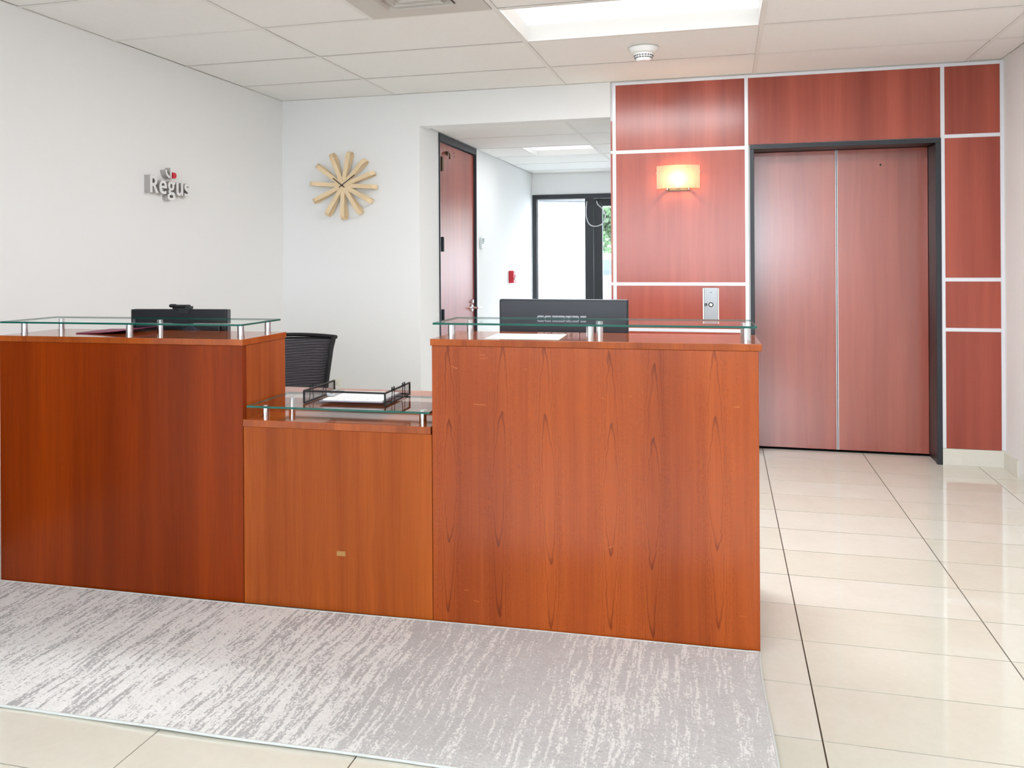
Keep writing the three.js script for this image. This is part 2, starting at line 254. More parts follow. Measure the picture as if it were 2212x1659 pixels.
// ---------------------------------------------------------------- wall lamp
{
  const t = thing('wall_lamp', 'curved ribbed glass wall lamp glowing warm on the wood panel', 'wall lamp', [2.845, 1.70, 0]);
  // shade: an upright arc of ribbed glass
  const N = 96, pos = [], idx = [], w = 0.136, sag = 0.052, hh = 0.147;
  const at = (i, layer) => { const a = i / N * 2 - 1, rib = 0.0022 * Math.cos(i * Math.PI / 2); return [a * w, 0.04 + sag * (1 - a * a) + (layer ? 0.0045 + rib : 0)]; };
  const pts = []; for (let i = 0; i <= N; i++) pts.push(at(i, 1)); for (let i = N; i >= 0; i--) pts.push(at(i, 0));
  const sh = new THREE.Shape(pts.map((p) => new THREE.Vector2(p[0], -p[1])));
  const g = new THREE.ExtrudeGeometry(sh, { depth: hh, bevelEnabled: false }); g.rotateX(-Math.PI / 2);
  M.shade = phys({ color: 0xf5ead6, roughness: 0.4, transmission: 0.8, thickness: 0, ior: 1.45, side: THREE.DoubleSide });
  mesh('shade', g, M.shade, t);
  mesh('back_plate', box(-0.063, 0.063, -0.012, 0.09, 0, 0.008, 0.003), M.bronze, t);
  mesh('bracket', [box(-0.071, -0.066, -0.012, 0.006, 0.0, 0.083, 0.001), box(0.066, 0.071, -0.012, 0.006, 0.0, 0.083, 0.001), box(-0.14, -0.136, 0.1, 0.106, 0, 0.045, 0.001), box(0.136, 0.14, 0.1, 0.106, 0, 0.045, 0.001)], M.steel, t);
  mesh('socket', cyl(0.012, 0.012, 0.02, 0, 0.012, 0.035), M.steel, t);
  M.bulb = std(0xffe2b0, 0.4, 0, { emissive: new THREE.Color(1, 0.82, 0.58), emissiveIntensity: 6 });
  mesh('bulb', new THREE.CapsuleGeometry(0.017, 0.05, 6, 16).translate(0, 0.06, 0.042), M.bulb, t);
  const L = new THREE.PointLight(new THREE.Color(1, 0.78, 0.52), SCONCE, 0, 2); L.position.set(0, 0.06, 0.042); L.castShadow = true; L.shadow.radius = 0.7; t.add(L);
}

// ---------------------------------------------------------------- corridor
structMesh('wall_corridor_left', [box(XC - 0.12, XC, 0, H, -0.402, -0.12), box(XC - 0.12, XC, 0, H, ZE, -1.36), box(XC - 0.12, XC, HC, H, -1.36, -0.402)], M.wall);
structMesh('wall_corridor_right', box(2.9, 3.0, 0, H, ZE, -0.3), M.wall);
structMesh('wall_corridor_end', [box(XC - 0.12, 3.0, 1.966, H, ZE - 0.12, ZE), box(2.75, 3.0, 0, 1.966, ZE - 0.12, ZE)], M.wall);
const cor = struct('ceiling_corridor');
mesh('slab', box(XC - 0.12, 3.0, H, H + 0.1, ZE - 0.12, -0.12), M.plenum, cor);
const KX = [XC, 2.062, 2.9], KZ = [-0.121, -0.172, -0.782, -1.392, -2.002, -2.612, -3.222, ZE], corY = HC;
mesh('soffit', box(XC, 2.9, HC - 0.0005, HC + 0.012, -0.172, -0.12), M.header, cor);
for (let i = 0; i < 2; i++) for (let k = 1; k + 1 < KZ.length; k++) {
  const e = 0.0118, light = i === 0 && k === 3; if (light) { mesh('ceiling_board', box(KX[0] + 0.005, 1.452 - e, corY + 0.003, corY + 0.018, KZ[k + 1] + e, KZ[k] - e), M.ceil, cor); continue; }
  mesh('ceiling_board', box(KX[i] + e, KX[i + 1] - e, corY + 0.003, corY + 0.018, KZ[k + 1] + e, KZ[k] - e, 0, 1, i, k), M.ceil, cor);
}
mesh('grid_bar', box(KX[1] - 0.0115, KX[1] + 0.0115, corY, corY + 0.02, ZE, -0.172), M.grid, cor);
mesh('grid_bar', box(1.452 - 0.0115, 1.452 + 0.0115, corY, corY + 0.02, KZ[4] + 0.012, KZ[3] - 0.012), M.grid, cor);
for (let k = 2; k + 1 < KZ.length; k++) for (let i = 0; i < 2; i++) mesh('grid_bar', box(KX[i] + (i ? 0.0117 : 0), KX[i + 1] - 0.0117, corY + 0.0003, corY + 0.02, KZ[k] - 0.0115, KZ[k] + 0.0115), M.grid, cor);
troffer(1.452, 2.062, -2.002, -1.392, HC, CORRIDOR, 'small square ceiling light glowing in the corridor beyond the header', null, 0.05);

// wooden door in the corridor
const d2 = struct('door_2', [XC, 0, 0]);
mesh('door_frame', [box(-0.12, 0.010, 0, HC - 0.002, -0.413, -0.402, 0.002), box(-0.12, 0.010, 0, HC - 0.002, -1.36, -1.343, 0.002), box(-0.12, 0.010, 2.15, HC - 0.002, -1.343, -0.413, 0.002)], M.black, d2);
const leaf2 = mesh('door_leaf', box(-0.06, -0.012, 0.008, 2.142, -1.337, -0.447, 0.002, 1, 1.5, 0), woodMat(mahogany, 0.3, { ior: 1.45 }), d2);
mesh('weather_strip', box(-0.06, -0.013, 0.008, 2.142, -0.4455, -0.4135), M.whiteGloss, d2);
for (const y of [1.98, 1.37, 0.82]) {
  const hg = mesh('hinge', [box(-0.0125, -0.008, y - 0.055, y + 0.055, -0.505, -0.416, 0.001), cyl(0.009, 0.009, 0.112, -0.002, y, -0.5, 'y', 12)], y > 1.5 ? M.bronze : M.black, d2);
}
mesh('coat_hook', [new THREE.TorusGeometry(0.03, 0.007, 8, 24, Math.PI * 1.2).rotateY(Math.PI / 2).rotateX(-0.6).translate(0.012, 2.05, -0.6), cyl(0.013, 0.013, 0.02, -0.006, 2.075, -0.6, 'x', 16)], M.bronze, d2);
mesh('peep_hole', [cyl(0.006, 0.006, 0.004, -0.013, 2.1, -0.81, 'x', 12), cyl(0.006, 0.006, 0.004, -0.013, 2.07, -0.81, 'x', 12)], M.dark, d2);
const hd = mesh('door_handle', [cyl(0.032, 0.03, 0.014, -0.006, 0.845, -1.245, 'x', 28), cyl(0.011, 0.011, 0.05, 0.022, 0.845, -1.245, 'x', 14), bar([0.045, 0.845, -1.24], [0.048, 0.845, -1.36], 0.009, 12)], M.chrome, d2);
mesh('lock_cylinder', cyl(0.018, 0.017, 0.02, -0.002, 0.9, -1.245, 'x', 20), M.chrome, d2);

// keypad and fire alarm on the corridor wall
{
  const t = thing('door_keypad', 'small pale keypad with dark keys beside the wooden corridor door', 'keypad', [XC, 1.345, -1.5]);
  mesh('case', new RoundedBoxGeometry(0.024, 0.105, 0.075, 3, 0.011).translate(0.012, 0.0525, 0), std(0xdfe6e6, 0.4), t);
  for (let r = 0; r < 3; r++) for (let c = 0; c < 3; c++) if (r < 2 || c) mesh('key', box(0.023, 0.0265, 0.052 + 0.017 * (2 - r) - 0.006, 0.058 + 0.017 * (2 - r), -0.026 + c * 0.019, -0.012 + c * 0.019, 0.001), std(0x59696e, 0.5), t);
  const a = thing('fire_alarm', 'red fire alarm pull station on the white corridor wall', 'fire alarm', [XC, 1.02, -2.53]);
  mesh('case', box(0, 0.05, 0, 0.12, -0.06, 0.055, 0.004), M.red, a);
  mesh('pull_handle', [box(0.05, 0.06, 0.03, 0.05, -0.04, 0.035, 0.002), box(0.05, 0.057, 0.03, 0.08, -0.008, 0.004, 0.002)], M.redText, a);
  const font0 = await new FontLoader().loadAsync('fonts/droid/droid_sans_bold.typeface.json');
  const g = new TextGeometry('FIRE', { font: font0, size: 0.022, depth: 0.0015, curveSegments: 4 }); g.computeBoundingBox(); g.translate(-g.boundingBox.max.x / 2, 0, 0).rotateY(Math.PI / 2).translate(0.0502, 0.09, -0.002);
  mesh('lettering', g, M.redText, a);
}

// glazed entrance at the end of the corridor
const win1 = struct('window_1'), d3 = struct('door_3');
const F = (x0, x1, y0, y1, z0 = ZE - 0.09, z1 = ZE + 0.012) => box(x0, x1, y0, y1, z0, z1, 0.002);
mesh('window_frame', [F(XC + 0.004, 1.118, 0, 1.966), F(1.118, 2.75, 1.918, 1.966), F(1.66, 1.747, 0, 1.918), F(1.118, 1.66, 0, 0.1)], M.black, win1);
mesh('glazing_bead', [box(1.119, 1.128, 0.1, 1.918, ZE - 0.05, ZE - 0.02), box(1.128, 1.66, 1.908, 1.918, ZE - 0.05, ZE - 0.02)], M.steel, win1);
mesh('pane', box(1.119, 1.66, 0.1, 1.918, ZE - 0.045, ZE - 0.039), M.pane, win1);
const dl = mesh('door_leaf', [box(1.752, 1.845, 0.01, 1.912, ZE - 0.07, ZE - 0.015, 0.002), box(1.845, 2.6, 1.832, 1.912, ZE - 0.07, ZE - 0.015, 0.002), box(1.845, 2.6, 0.01, 0.25, ZE - 0.07, ZE - 0.015, 0.002), box(2.6, 2.7, 0.01, 1.912, ZE - 0.07, ZE - 0.015, 0.002)], M.black, d3);
mesh('pane', box(1.845, 2.6, 0.25, 1.832, ZE - 0.045, ZE - 0.039), M.pane, d3);
mesh('door_closer', [box(1.86, 2.1, 1.86, 1.9, ZE - 0.014, ZE + 0.03, 0.004), bar([1.8, 1.905, ZE + 0.02], [2.0, 1.895, ZE + 0.03], 0.007)], M.blackPlastic, d3);
mesh('cable_mount', [cyl(0.014, 0.014, 0.016, 1.685, 1.885, ZE + 0.018, 'z', 14), cyl(0.014, 0.014, 0.03, 1.79, 1.888, ZE - 0.003, 'z', 14)], M.blackPlastic, d3);
{
  const w = mesh('door_cable', tube([[1.685, 1.882, ZE + 0.028], [1.678, 1.8, ZE + 0.04], [1.683, 1.70, ZE + 0.045], [1.72, 1.625, ZE + 0.045], [1.79, 1.608, ZE + 0.045], [1.86, 1.64, ZE + 0.045], [1.885, 1.72, ZE + 0.045], [1.85, 1.80, ZE + 0.04], [1.80, 1.85, ZE + 0.03], [1.79, 1.885, ZE + 0.02]], 0.0055, 70, 8), std(0xd9dadb, 0.4), scene);
  w.userData = { label: 'white looped cable hanging between door post and glass entrance door', category: 'cable' };
}

// ---------------------------------------------------------------- outside
structMesh('ground_outside', box(-14, 16, -0.2, -0.08, -34, ZE - 0.12), M.asphalt);
structMesh('ground_street', box(-10, 16, -0.2, -0.08, ZR + 0.12, 30), M.asphalt);
{
  const b = thing('neighbouring_building', 'white rendered building wall outside the corridor side window', 'building', [-0.8, -0.08, -7.2]);
  b.rotation.y = 0.42;
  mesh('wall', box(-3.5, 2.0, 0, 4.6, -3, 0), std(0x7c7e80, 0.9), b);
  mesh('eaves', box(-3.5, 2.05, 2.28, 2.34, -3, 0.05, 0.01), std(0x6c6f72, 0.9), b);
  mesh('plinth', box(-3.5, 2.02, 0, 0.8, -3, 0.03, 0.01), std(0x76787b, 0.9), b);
}
function tree(x, z, h, r, seed, label, n) {
  const t = thing('leafy_tree', label, 'tree', [x, -0.08, z], 0), q = rng(seed);
  mesh('trunk', tube([[0, 0, 0], [0.06, h * 0.3, 0.03], [-0.04, h * 0.6, 0], [0.02, h * 0.85, 0.05]], 0.09, 20, 8), std(0x6d5a49, 0.9), t);
  const leaf = new THREE.PlaneGeometry(0.075, 0.11), im = new THREE.InstancedMesh(leaf, phys({ color: 0xa3b89a, roughness: 0.8, transmission: 0.35, thickness: 0, side: THREE.DoubleSide }), n), m = new THREE.Matrix4(), e = new THREE.Euler(), qt = new THREE.Quaternion(), c = new THREE.Color();
  for (let i = 0; i < n; i++) { const a = q() * 6.283, b = Math.acos(2 * q() - 1), rr = r * Math.pow(q(), 0.45) * (0.75 + 0.25 * Math.sin(a * 5 + b * 7)); e.set(q() * 6, q() * 6, q() * 6); qt.setFromEuler(e); const s = 0.7 + q() * 0.7; m.compose(new THREE.Vector3(Math.sin(b) * Math.cos(a) * rr, h * 0.72 + Math.cos(b) * rr * 1.1, Math.sin(b) * Math.sin(a) * rr), qt, new THREE.Vector3(s, s, s)); im.setMatrixAt(i, m); im.setColorAt(i, c.setHSL(0.27 + q() * 0.07, 0.35, 0.6 + q() * 0.35)); }
  im.name = 'foliage'; im.userData.kind = 'stuff'; t.add(im);
}
tree(-0.6, -17.5, 3.6, 1.6, 3, 'pale green leafy tree seen through the glass entrance door', 14000);
tree(3.4, -15.5, 4.6, 2.1, 13, 'large unseen leafy tree added outside to block sky, right of the parked car', 9000);  // unseen tree, added to darken the outdoors mirrored in the corridor door
tree(6.9, -18.5, 5.0, 2.4, 23, 'tall unseen leafy tree added farthest right outside to block sky', 9000);  // another added tree out of view, blocking more sky for that reflection
{
  const t = thing('parked_car', 'light grey parked car seen low through the glass entrance door', 'car', [0.3, -0.08, -14.2], 0.15);
  const prof = new THREE.Shape([[-2.1, 0.3], [-2.15, 0.75], [-1.4, 0.9], [-0.75, 1.38], [0.75, 1.42], [1.5, 0.98], [2.1, 0.9], [2.15, 0.35]].map((p) => new THREE.Vector2(...p)));
  mesh('body', new THREE.ExtrudeGeometry(prof, { depth: 1.6, bevelEnabled: true, bevelSize: 0.06, bevelThickness: 0.06, bevelSegments: 3 }).translate(0, 0, -0.8), std(0xa5a8ac, 0.3, 0.2), t);
  const win = new THREE.Shape([[-1.15, 0.95], [-0.68, 1.3], [0.68, 1.33], [1.2, 1.0]].map((p) => new THREE.Vector2(...p)));
  mesh('window', new THREE.ExtrudeGeometry(win, { depth: 0.02, bevelEnabled: false }).translate(0, 0, 0.855), std(0x6b747c, 0.3), t);
  for (const x of [-1.35, 1.35]) mesh('wheel', cyl(0.31, 0.31, 0.2, x, 0.31, 0.8, 'z', 24), M.dark, t);
}

// ---------------------------------------------------------------- ceiling fittings
{
  const t = thing('smoke_detector', 'round white smoke detector on the ceiling in front of the wood panels', 'smoke detector', [2.702, H, 0.842]);
  mesh('base', lathe([[0, 0.004], [0.083, 0.004], [0.083, -0.006], [0.074, -0.02], [0.058, -0.034], [0, -0.034]], 48), M.white, t);
  mesh('sensor_cap', lathe([[0.056, -0.03], [0.055, -0.036], [0.04, -0.069], [0.028, -0.073], [0, -0.073]], 48), M.whiteGloss, t);
  const g = []; for (let k = 0; k < 20; k++) for (const [y, r] of [[-0.045, 0.0515], [-0.056, 0.0465]]) g.push(new THREE.BoxGeometry(0.0105, 0.0065, 0.004).rotateX(0.42).translate(0, y, r).rotateY(k / 20 * 6.2832));
  mesh('vent_slot', g, std(0x6f7072, 0.7), t);
}
{
  const x0 = 1.478, x1 = 2.0994, z0 = CZ[3], z1 = CZ[4], t = thing('ceiling_vent', 'square white air vent with slanted louvres in the ceiling', 'air vent', [(x0 + x1) / 2, H, (z0 + z1) / 2]);
  const a = 0.296, b = 0.165, mat = std(0xd2ccc5, 0.5);
  mesh('face_plate', [box(-a, a, -0.002, 0.004, b, a), box(-a, a, -0.002, 0.004, -a, -b), box(-a, -b, -0.002, 0.004, -b, b), box(b, a, -0.002, 0.004, -b, b)], mat, t);
  mesh('throat', [box(-b, b, 0.09, 0.1, -b, b)], M.dark, t);
  for (let k = 0; k < 3; k++) {
    const r = b - 0.005 - k * 0.042, g = [], dep = 0.046;
    for (let s = 0; s < 4; s++) { const w = r * 2, geo = new THREE.BufferGeometry(); const ro = r, ri = r - 0.022, y0 = -0.012 + k * 0.003, y1 = y0 + dep;
      const P = [[-ro, y0, ro], [ro, y0, ro], [ri, y1, ri], [-ri, y1, ri], [-ro, y0 + 0.004, ro], [ro, y0 + 0.004, ro], [ri, y1 + 0.004, ri], [-ri, y1 + 0.004, ri]];
      geo.setAttribute('position', new THREE.Float32BufferAttribute(P.flat(), 3)); geo.setIndex([0, 2, 1, 0, 3, 2, 4, 5, 6, 4, 6, 7, 0, 1, 5, 0, 5, 4, 2, 3, 7, 2, 7, 6]); geo.rotateY(s * Math.PI / 2);
      const gg = geo.toNonIndexed(); gg.computeVertexNormals(); g.push(gg); }
    mesh('louvre', g, mat, t);
  }
}

// ---------------------------------------------------------------- reception desk: three units in a line, turned 1.5 degrees
const D0 = [3.231, 0, 2.747], DA = 0.02688, ce = Math.cos(DA), se = Math.sin(DA);
const desk = (s, t, y = 0) => [D0[0] + s * ce - t * se, y, D0[2] - s * se - t * ce];    // s along the front, t behind it
function standoff(s, t, y0, y1, parent) { const g = [cyl(0.0132, 0.0132, y1 - y0 - 0.001, s, (y0 + y1) / 2, -t, 'y', 28)]; return mesh('standoff', [...g, cyl(0.0142, 0.0142, 0.003, s, y0 + 0.0016, -t, 'y', 28)], M.chrome, parent); }
function glassShelf(t, s0, s1, d0, d1, y0, th, sheet = M.glassClear) {
  const e = 0.0025, g = mesh('glass_shelf', new THREE.PlaneGeometry(s1 - s0 - 2 * e, d1 - d0 - 2 * e).rotateX(-Math.PI / 2).translate((s0 + s1) / 2, y0 + th - 0.0004, -(d0 + d1) / 2), sheet, t);
  mesh('polished_edge', [box(s0, s1, y0, y0 + th, -d0 - e, -d0), box(s0, s1, y0, y0 + th, -d1, -d1 + e), box(s0, s0 + e, y0, y0 + th, -d1 + e, -d0 - e), box(s1 - e, s1, y0, y0 + th, -d1 + e, -d0 - e)], M.glassEdge, g);
  return g;
}
function tallUnit(name, label, s0, s1, top, over, front, glassY, posts) {
  const c = (s0 + s1) / 2, t = thing(name, label, 'reception desk', desk(c, 0.16), DA), S = (s) => s - c, Z = (q) => q - 0.16;
  const th = 0.0235, y1 = top - th, B = (a, b, y0, yy, q0, q1, r, g = 1, ox = 0) => box(S(a), S(b), y0, yy, -Z(q1), -Z(q0), r, g, ox - S(a), 0);
  mesh('front_panel', B(s0, s1, 0.004, y1, 0, 0.028, 0.0015, 1, 0.02), front, t);
  mesh('side_panel', B(s0, s0 + 0.028, 0.004, y1, 0.028, 0.32, 0.0015), M.deskPlain, t);
  mesh('side_panel', B(s1 - 0.028, s1, 0.004, y1, 0.0285, 0.32, 0.0015, 1, 0.8), M.deskPlain, t);
  mesh('back_panel', B(s0 + 0.028, s1 - 0.028, 0.72, y1, 0.29, 0.318, 0.0015), M.deskPlain, t);
  mesh('counter_top', B(s0 - over[0], s1 + over[1], y1 + 0.0005, top, -0.004, 0.324, 0.002), M.deskTop, t);
  mesh('work_surface', B(s0 + 0.03, s1 - (s1 < -1 ? 0.0 : 0.03), 0.67, 0.698, 0.325, 0.60, 0.002), M.deskTop, t);
  mesh('support_panel', B(s0 + 0.03, s0 + 0.055, 0.0, 0.669, 0.325, 0.58, 0.002), M.deskPlain, t); mesh('support_panel', B(s1 - 0.055, s1 - 0.03, 0.0, 0.669, 0.325, 0.58, 0.002), M.deskPlain, t);
  const gs = new THREE.Group(); const g = glassShelf(t, S(s0) + 0.004, S(s1) - 0.004, Z(-0.001), Z(0.292), glassY, 0.0068);
  for (const [s, q] of posts) standoff(S(s), Z(q), top, glassY, g);
  return t;
}
tallUnit('reception_desk', 'tall right cherry reception counter with flame grain front and glass shelf', -1.084, 0, 0.9765, [0.005, 0.010], M.deskFlame, 1.0255, [[-1.036, 0.075], [-0.545, 0.075], [-0.034, 0.075], [-1.02, 0.262], [-0.535, 0.262], [-0.03, 0.262]]);
tallUnit('reception_desk', 'tall left cherry reception counter, plain grain front with shade toned in, near the signed wall', -2.860, -1.807, 0.9635, [0.004, 0.004], M.deskShaded, 1.0115, [[-2.828, 0.09], [-2.345, 0.09], [-1.872, 0.10], [-2.82, 0.28], [-2.345, 0.28], [-1.86, 0.28]]);
{
  const s0 = -1.807, s1 = -1.084, c = (s0 + s1) / 2, t = thing('reception_desk', 'low middle cherry reception counter with a glass shelf between the tall counters', 'reception desk', desk(c, 0.16), DA), S = (s) => s - c, Z = (q) => q - 0.16;
  const B = (a, b, y0, yy, q0, q1, r, g = 1, ox = 0) => box(S(a), S(b), y0, yy, -Z(q1), -Z(q0), r, g, ox, 0);
  mesh('front_panel', B(s0 + 0.002, s1 - 0.002, 0.004, 0.646, 0.001, 0.028, 0.0015, 1, 0.5), M.deskPlain, t);
  mesh('tan_patch', B(-1.442, -1.409, 0.202, 0.219, 0.0002, 0.0012, 0.0004), std(0xa87a40, 0.6), t);  // small flat tan patch on the front panel
  mesh('counter_top', B(s0 + 0.001, s1 - 0.006, 0.6465, 0.672, -0.002, 0.33, 0.002), M.deskTop, t);
  mesh('support_panel', B(s0 + 0.03, s0 + 0.055, 0, 0.646, 0.03, 0.5, 0.002), M.deskPlain, t); mesh('support_panel', B(s1 - 0.055, s1 - 0.03, 0, 0.646, 0.03, 0.5, 0.002), M.deskPlain, t);
  mesh('work_surface', B(s0 + 0.002, s1 - 0.006, 0.67, 0.698, 0.335, 0.60, 0.002), M.deskTop, t);
  const g = glassShelf(t, S(s0) + 0.016, S(s1) - 0.010, Z(-0.001), Z(0.315), 0.716, 0.0072, M.glass);
  for (const [s, q] of [[-1.757, 0.075], [-1.735, 0.24], [-1.143, 0.075], [-1.14, 0.24]]) standoff(S(s), Z(q), 0.672, 0.716, g);
}

// ---------------------------------------------------------------- rug
{
  const s0 = -3.16, s1 = -0.004, t0 = -0.012, t1 = -0.785, cs = (s0 + s1) / 2, ct = (t0 + t1) / 2, w = s1 - s0, d = t0 - t1;
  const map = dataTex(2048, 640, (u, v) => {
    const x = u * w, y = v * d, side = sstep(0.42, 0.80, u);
    const wx = x + (fbm(x * 6, y * 5, 203, 2) - 0.5) * 0.03;
    const a = fbm(wx * 105, y * 8, 201, 4), b = fbm(wx * 290, y * 52, 207, 3), c2 = fbm(wx * 8, y * 1.2, 209, 2), sp = fbm(x * 260, y * 190, 211, 2);
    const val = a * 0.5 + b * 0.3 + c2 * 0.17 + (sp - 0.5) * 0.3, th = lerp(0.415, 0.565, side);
    let k = sstep(th - 0.045, th + 0.045, val);
    const tone = (vnoise(x * 300, y * 300, 215) - 0.5) * 14 + (fbm(x * 30, y * 30, 217, 2) - 0.5) * 10;
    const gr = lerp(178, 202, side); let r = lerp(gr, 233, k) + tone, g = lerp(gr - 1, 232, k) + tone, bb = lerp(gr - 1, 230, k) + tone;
    if (vnoise(x * 90, y * 220, 219) > 0.955) { r -= 26; g -= 26; bb -= 26; }
    return [r, g, bb];
  });
  const bump = dataTex(1024, 512, (u, v) => { const n = 110 + (vnoise(u * 520, v * 150, 231) - 0.5) * 120 + (fbm(u * 90, v * 26, 233, 2) - 0.5) * 120; return [n, n, n]; }, false);
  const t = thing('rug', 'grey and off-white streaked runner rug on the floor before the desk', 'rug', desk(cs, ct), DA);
  const edge = (x) => 0.004 * Math.sin(x * 2.3) + 0.003 * Math.sin(x * 6.1 + 1);
  const lift = (x, z) => { const f = clamp((z + d / 2) / d); return 0.0075 + 0.0035 * Math.exp(-(((x + 0.02) / 0.16) ** 2)) * f * f + 0.0012 * Math.sin(x * 4.7) * f; };
  const g = new THREE.PlaneGeometry(w, d, 200, 30); g.rotateX(-Math.PI / 2); const p = g.attributes.position;
  for (let i = 0; i < p.count; i++) { const x = p.getX(i), z = p.getZ(i), f = (z + d / 2) / d; p.setZ(i, z + edge(x) * f + (1 - f) * 0.004 * Math.sin(x * 3 + 2)); p.setY(i, lift(x, z)); p.setX(i, x + 0.004 * Math.sin(z * 7) * sstep(0.4, 1, x / (w / 2))); }
  g.computeVertexNormals();
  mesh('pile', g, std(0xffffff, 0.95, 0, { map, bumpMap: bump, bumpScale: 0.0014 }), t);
  const ring = []; const put = (x, z, f) => { ring.push([x, lift(x, z) - 0.002, z]); };
  for (let i = 0; i <= 80; i++) { const x = -w / 2 + w * i / 80; put(x, d / 2 + edge(x)); }
  for (let i = 1; i < 20; i++) { const z = d / 2 - d * i / 20; put(w / 2 + 0.004 * Math.sin(z * 7), z); }
  for (let i = 80; i >= 0; i--) { const x = -w / 2 + w * i / 80; put(x, -d / 2 + 0.004 * Math.sin(x * 3 + 2)); }
  for (let i = 1; i < 20; i++) put(-w / 2, -d / 2 + d * i / 20);
  mesh('binding', tube(ring, 0.0038, 700, 8, true), std(0xd3d6d4, 0.9), t);
  mesh('backing', box(-w / 2 + 0.004, w / 2 - 0.004, 0.0004, 0.004, -d / 2 + 0.008, d / 2 - 0.008), std(0xb9b7b4, 0.95), t);
}

// ---------------------------------------------------------------- letters on the left wall
{
  const font = await new FontLoader().loadAsync('fonts/droid/droid_sans_bold.typeface.json');
  const face = std(0xefefef, 0.3, 0.3), side = std(0xb4b0ad, 0.4, 0.35), t = thing('wall_sign', 'raised silver letter sign with a red dot on the left white wall', 'sign', [0, 1.636, 1.315], Math.PI / 2);
  // local x runs along -z of the room, local z out of the wall
  let x = -0.198; const S = 0.096, depth = 0.036;
  for (const [ch, dx] of [['R', 0.085], ['e', 0.0765], ['g', 0.071], ['u', 0.078], ['s', 0.07]]) {
    const g = new TextGeometry(ch, { font, size: S, depth, curveSegments: 8, bevelEnabled: true, bevelSize: 0.0008, bevelThickness: 0.0008, bevelSegments: 1 });
    g.scale(1.0, 1.02, 1); g.translate(x, 0, 0); mesh('letter', g, [face, side], t); x += dx;
  }
  const arc = new THREE.Shape(); arc.absarc(0, 0, 0.047, Math.PI, Math.PI * 1.5, false); arc.lineTo(0, -0.033); arc.absarc(0, 0, 0.033, Math.PI * 1.5, Math.PI, true); arc.closePath();
  const ex = { depth, bevelEnabled: false, curveSegments: 16 };
  const bx = -0.006, by = 0.129;
  const post = new THREE.Shape([[-0.004, -0.037], [0.009, -0.037], [0.009, 0.025], [-0.004, 0.025]].map((p) => new THREE.Vector2(...p)));
  mesh('crescent', new THREE.ExtrudeGeometry(arc, ex).translate(bx, by + 0.01, 0), [face, side], t); mesh('upright', new THREE.ExtrudeGeometry(post, ex).translate(bx, by, 0), [face, side], t);
  const dot = new THREE.Shape(); dot.moveTo(0, -0.017); dot.lineTo(0.016, -0.017); dot.absarc(0.016, 0, 0.017, -Math.PI / 2, Math.PI / 2, false); dot.lineTo(0, 0.017); dot.closePath();
  mesh('red_dot', new THREE.ExtrudeGeometry(dot, ex).translate(bx + 0.02, by - 0.016, 0), std(0xd8233a, 0.35), t);
}

// ---------------------------------------------------------------- clock of bent wooden ribbons
{
  const t = thing('wall_clock', 'round wall clock of looped pale wood ribbons with black hands', 'clock', [0.506, 1.784, 0]);
  t.scale.set(1, 0.945, 1);
  const angs = [77.5, 46.5, 20, -4, -30, -57.5, -89, -119, -153, 175, 142, 109.5], th = 0.0022;
  angs.forEach((deg, i) => {
    const path = []; const push = (r, z) => path.push([r, z]);
    for (const [r, z] of [[0, 0.062], [0.08, 0.064], [0.16, 0.071], [0.205, 0.079], [0.232, 0.079], [0.250, 0.066], [0.258, 0.045], [0.250, 0.023], [0.232, 0.010], [0.205, 0.010], [0.15, 0.026], [0.09, 0.043], [0.03, 0.055]]) push(r, z);
    const cv = new THREE.CatmullRomCurve3(path.map((p) => new THREE.Vector3(p[0], p[1], 0)), false, 'centripetal').getPoints(70), out = [], inn = [];
    cv.forEach((p, k) => { const a = cv[Math.max(0, k - 1)], b = cv[Math.min(70, k + 1)], d = b.clone().sub(a).normalize(); out.push(new THREE.Vector2(p.x - d.y * th / 2, p.y + d.x * th / 2)); inn.push(new THREE.Vector2(p.x + d.y * th / 2, p.y - d.x * th / 2)); });
    const g = new THREE.ExtrudeGeometry(new THREE.Shape([...out, ...inn.reverse()]), { depth: 0.031, bevelEnabled: false });
    g.translate(0, 0, -0.0155); g.rotateX(Math.PI / 2); g.scale(1, -1, 1);
    const ix = g.index; { const pz = g.attributes.position; for (let k = 0; k < pz.count; k += 3) { for (const at of ['position', 'normal', 'uv']) { const A = g.attributes[at], n = A.itemSize; for (let q = 0; q < n; q++) { const v = A.array[(k + 1) * n + q]; A.array[(k + 1) * n + q] = A.array[(k + 2) * n + q]; A.array[(k + 2) * n + q] = v; } } } }
    // uv along the ribbon
    const pp = g.attributes.position, uv = g.attributes.uv; for (let k = 0; k < pp.count; k++) uv.setXY(k, pp.getX(k) * 3 + i * 0.37, pp.getY(k) * 8 + i * 0.21);
    g.translate(0, 0, (i % 3) * 0.0012); g.rotateZ(deg * Math.PI / 180); g.computeVertexNormals();
    mesh('ribbon_loop', g, M.birch, t);
  });
  mesh('hub', cyl(0.03, 0.03, 0.05, 0, 0, 0.028, 'z', 24), M.birch, t);
  const hand = (a, l, tail, z, w, name) => { const g = new THREE.BoxGeometry(l + tail, w, 0.0016).translate((l - tail) / 2, 0, z).rotateZ(a); mesh(name, g, M.dark, t); };
  hand(37 * Math.PI / 180, 0.125, 0.026, 0.0745, 0.006, 'minute_hand'); hand(141 * Math.PI / 180, 0.088, 0.026, 0.0725, 0.0065, 'hour_hand');
  mesh('hand_cap', cyl(0.006, 0.006, 0.012, 0, 0, 0.071, 'z', 16), M.dark, t);
}

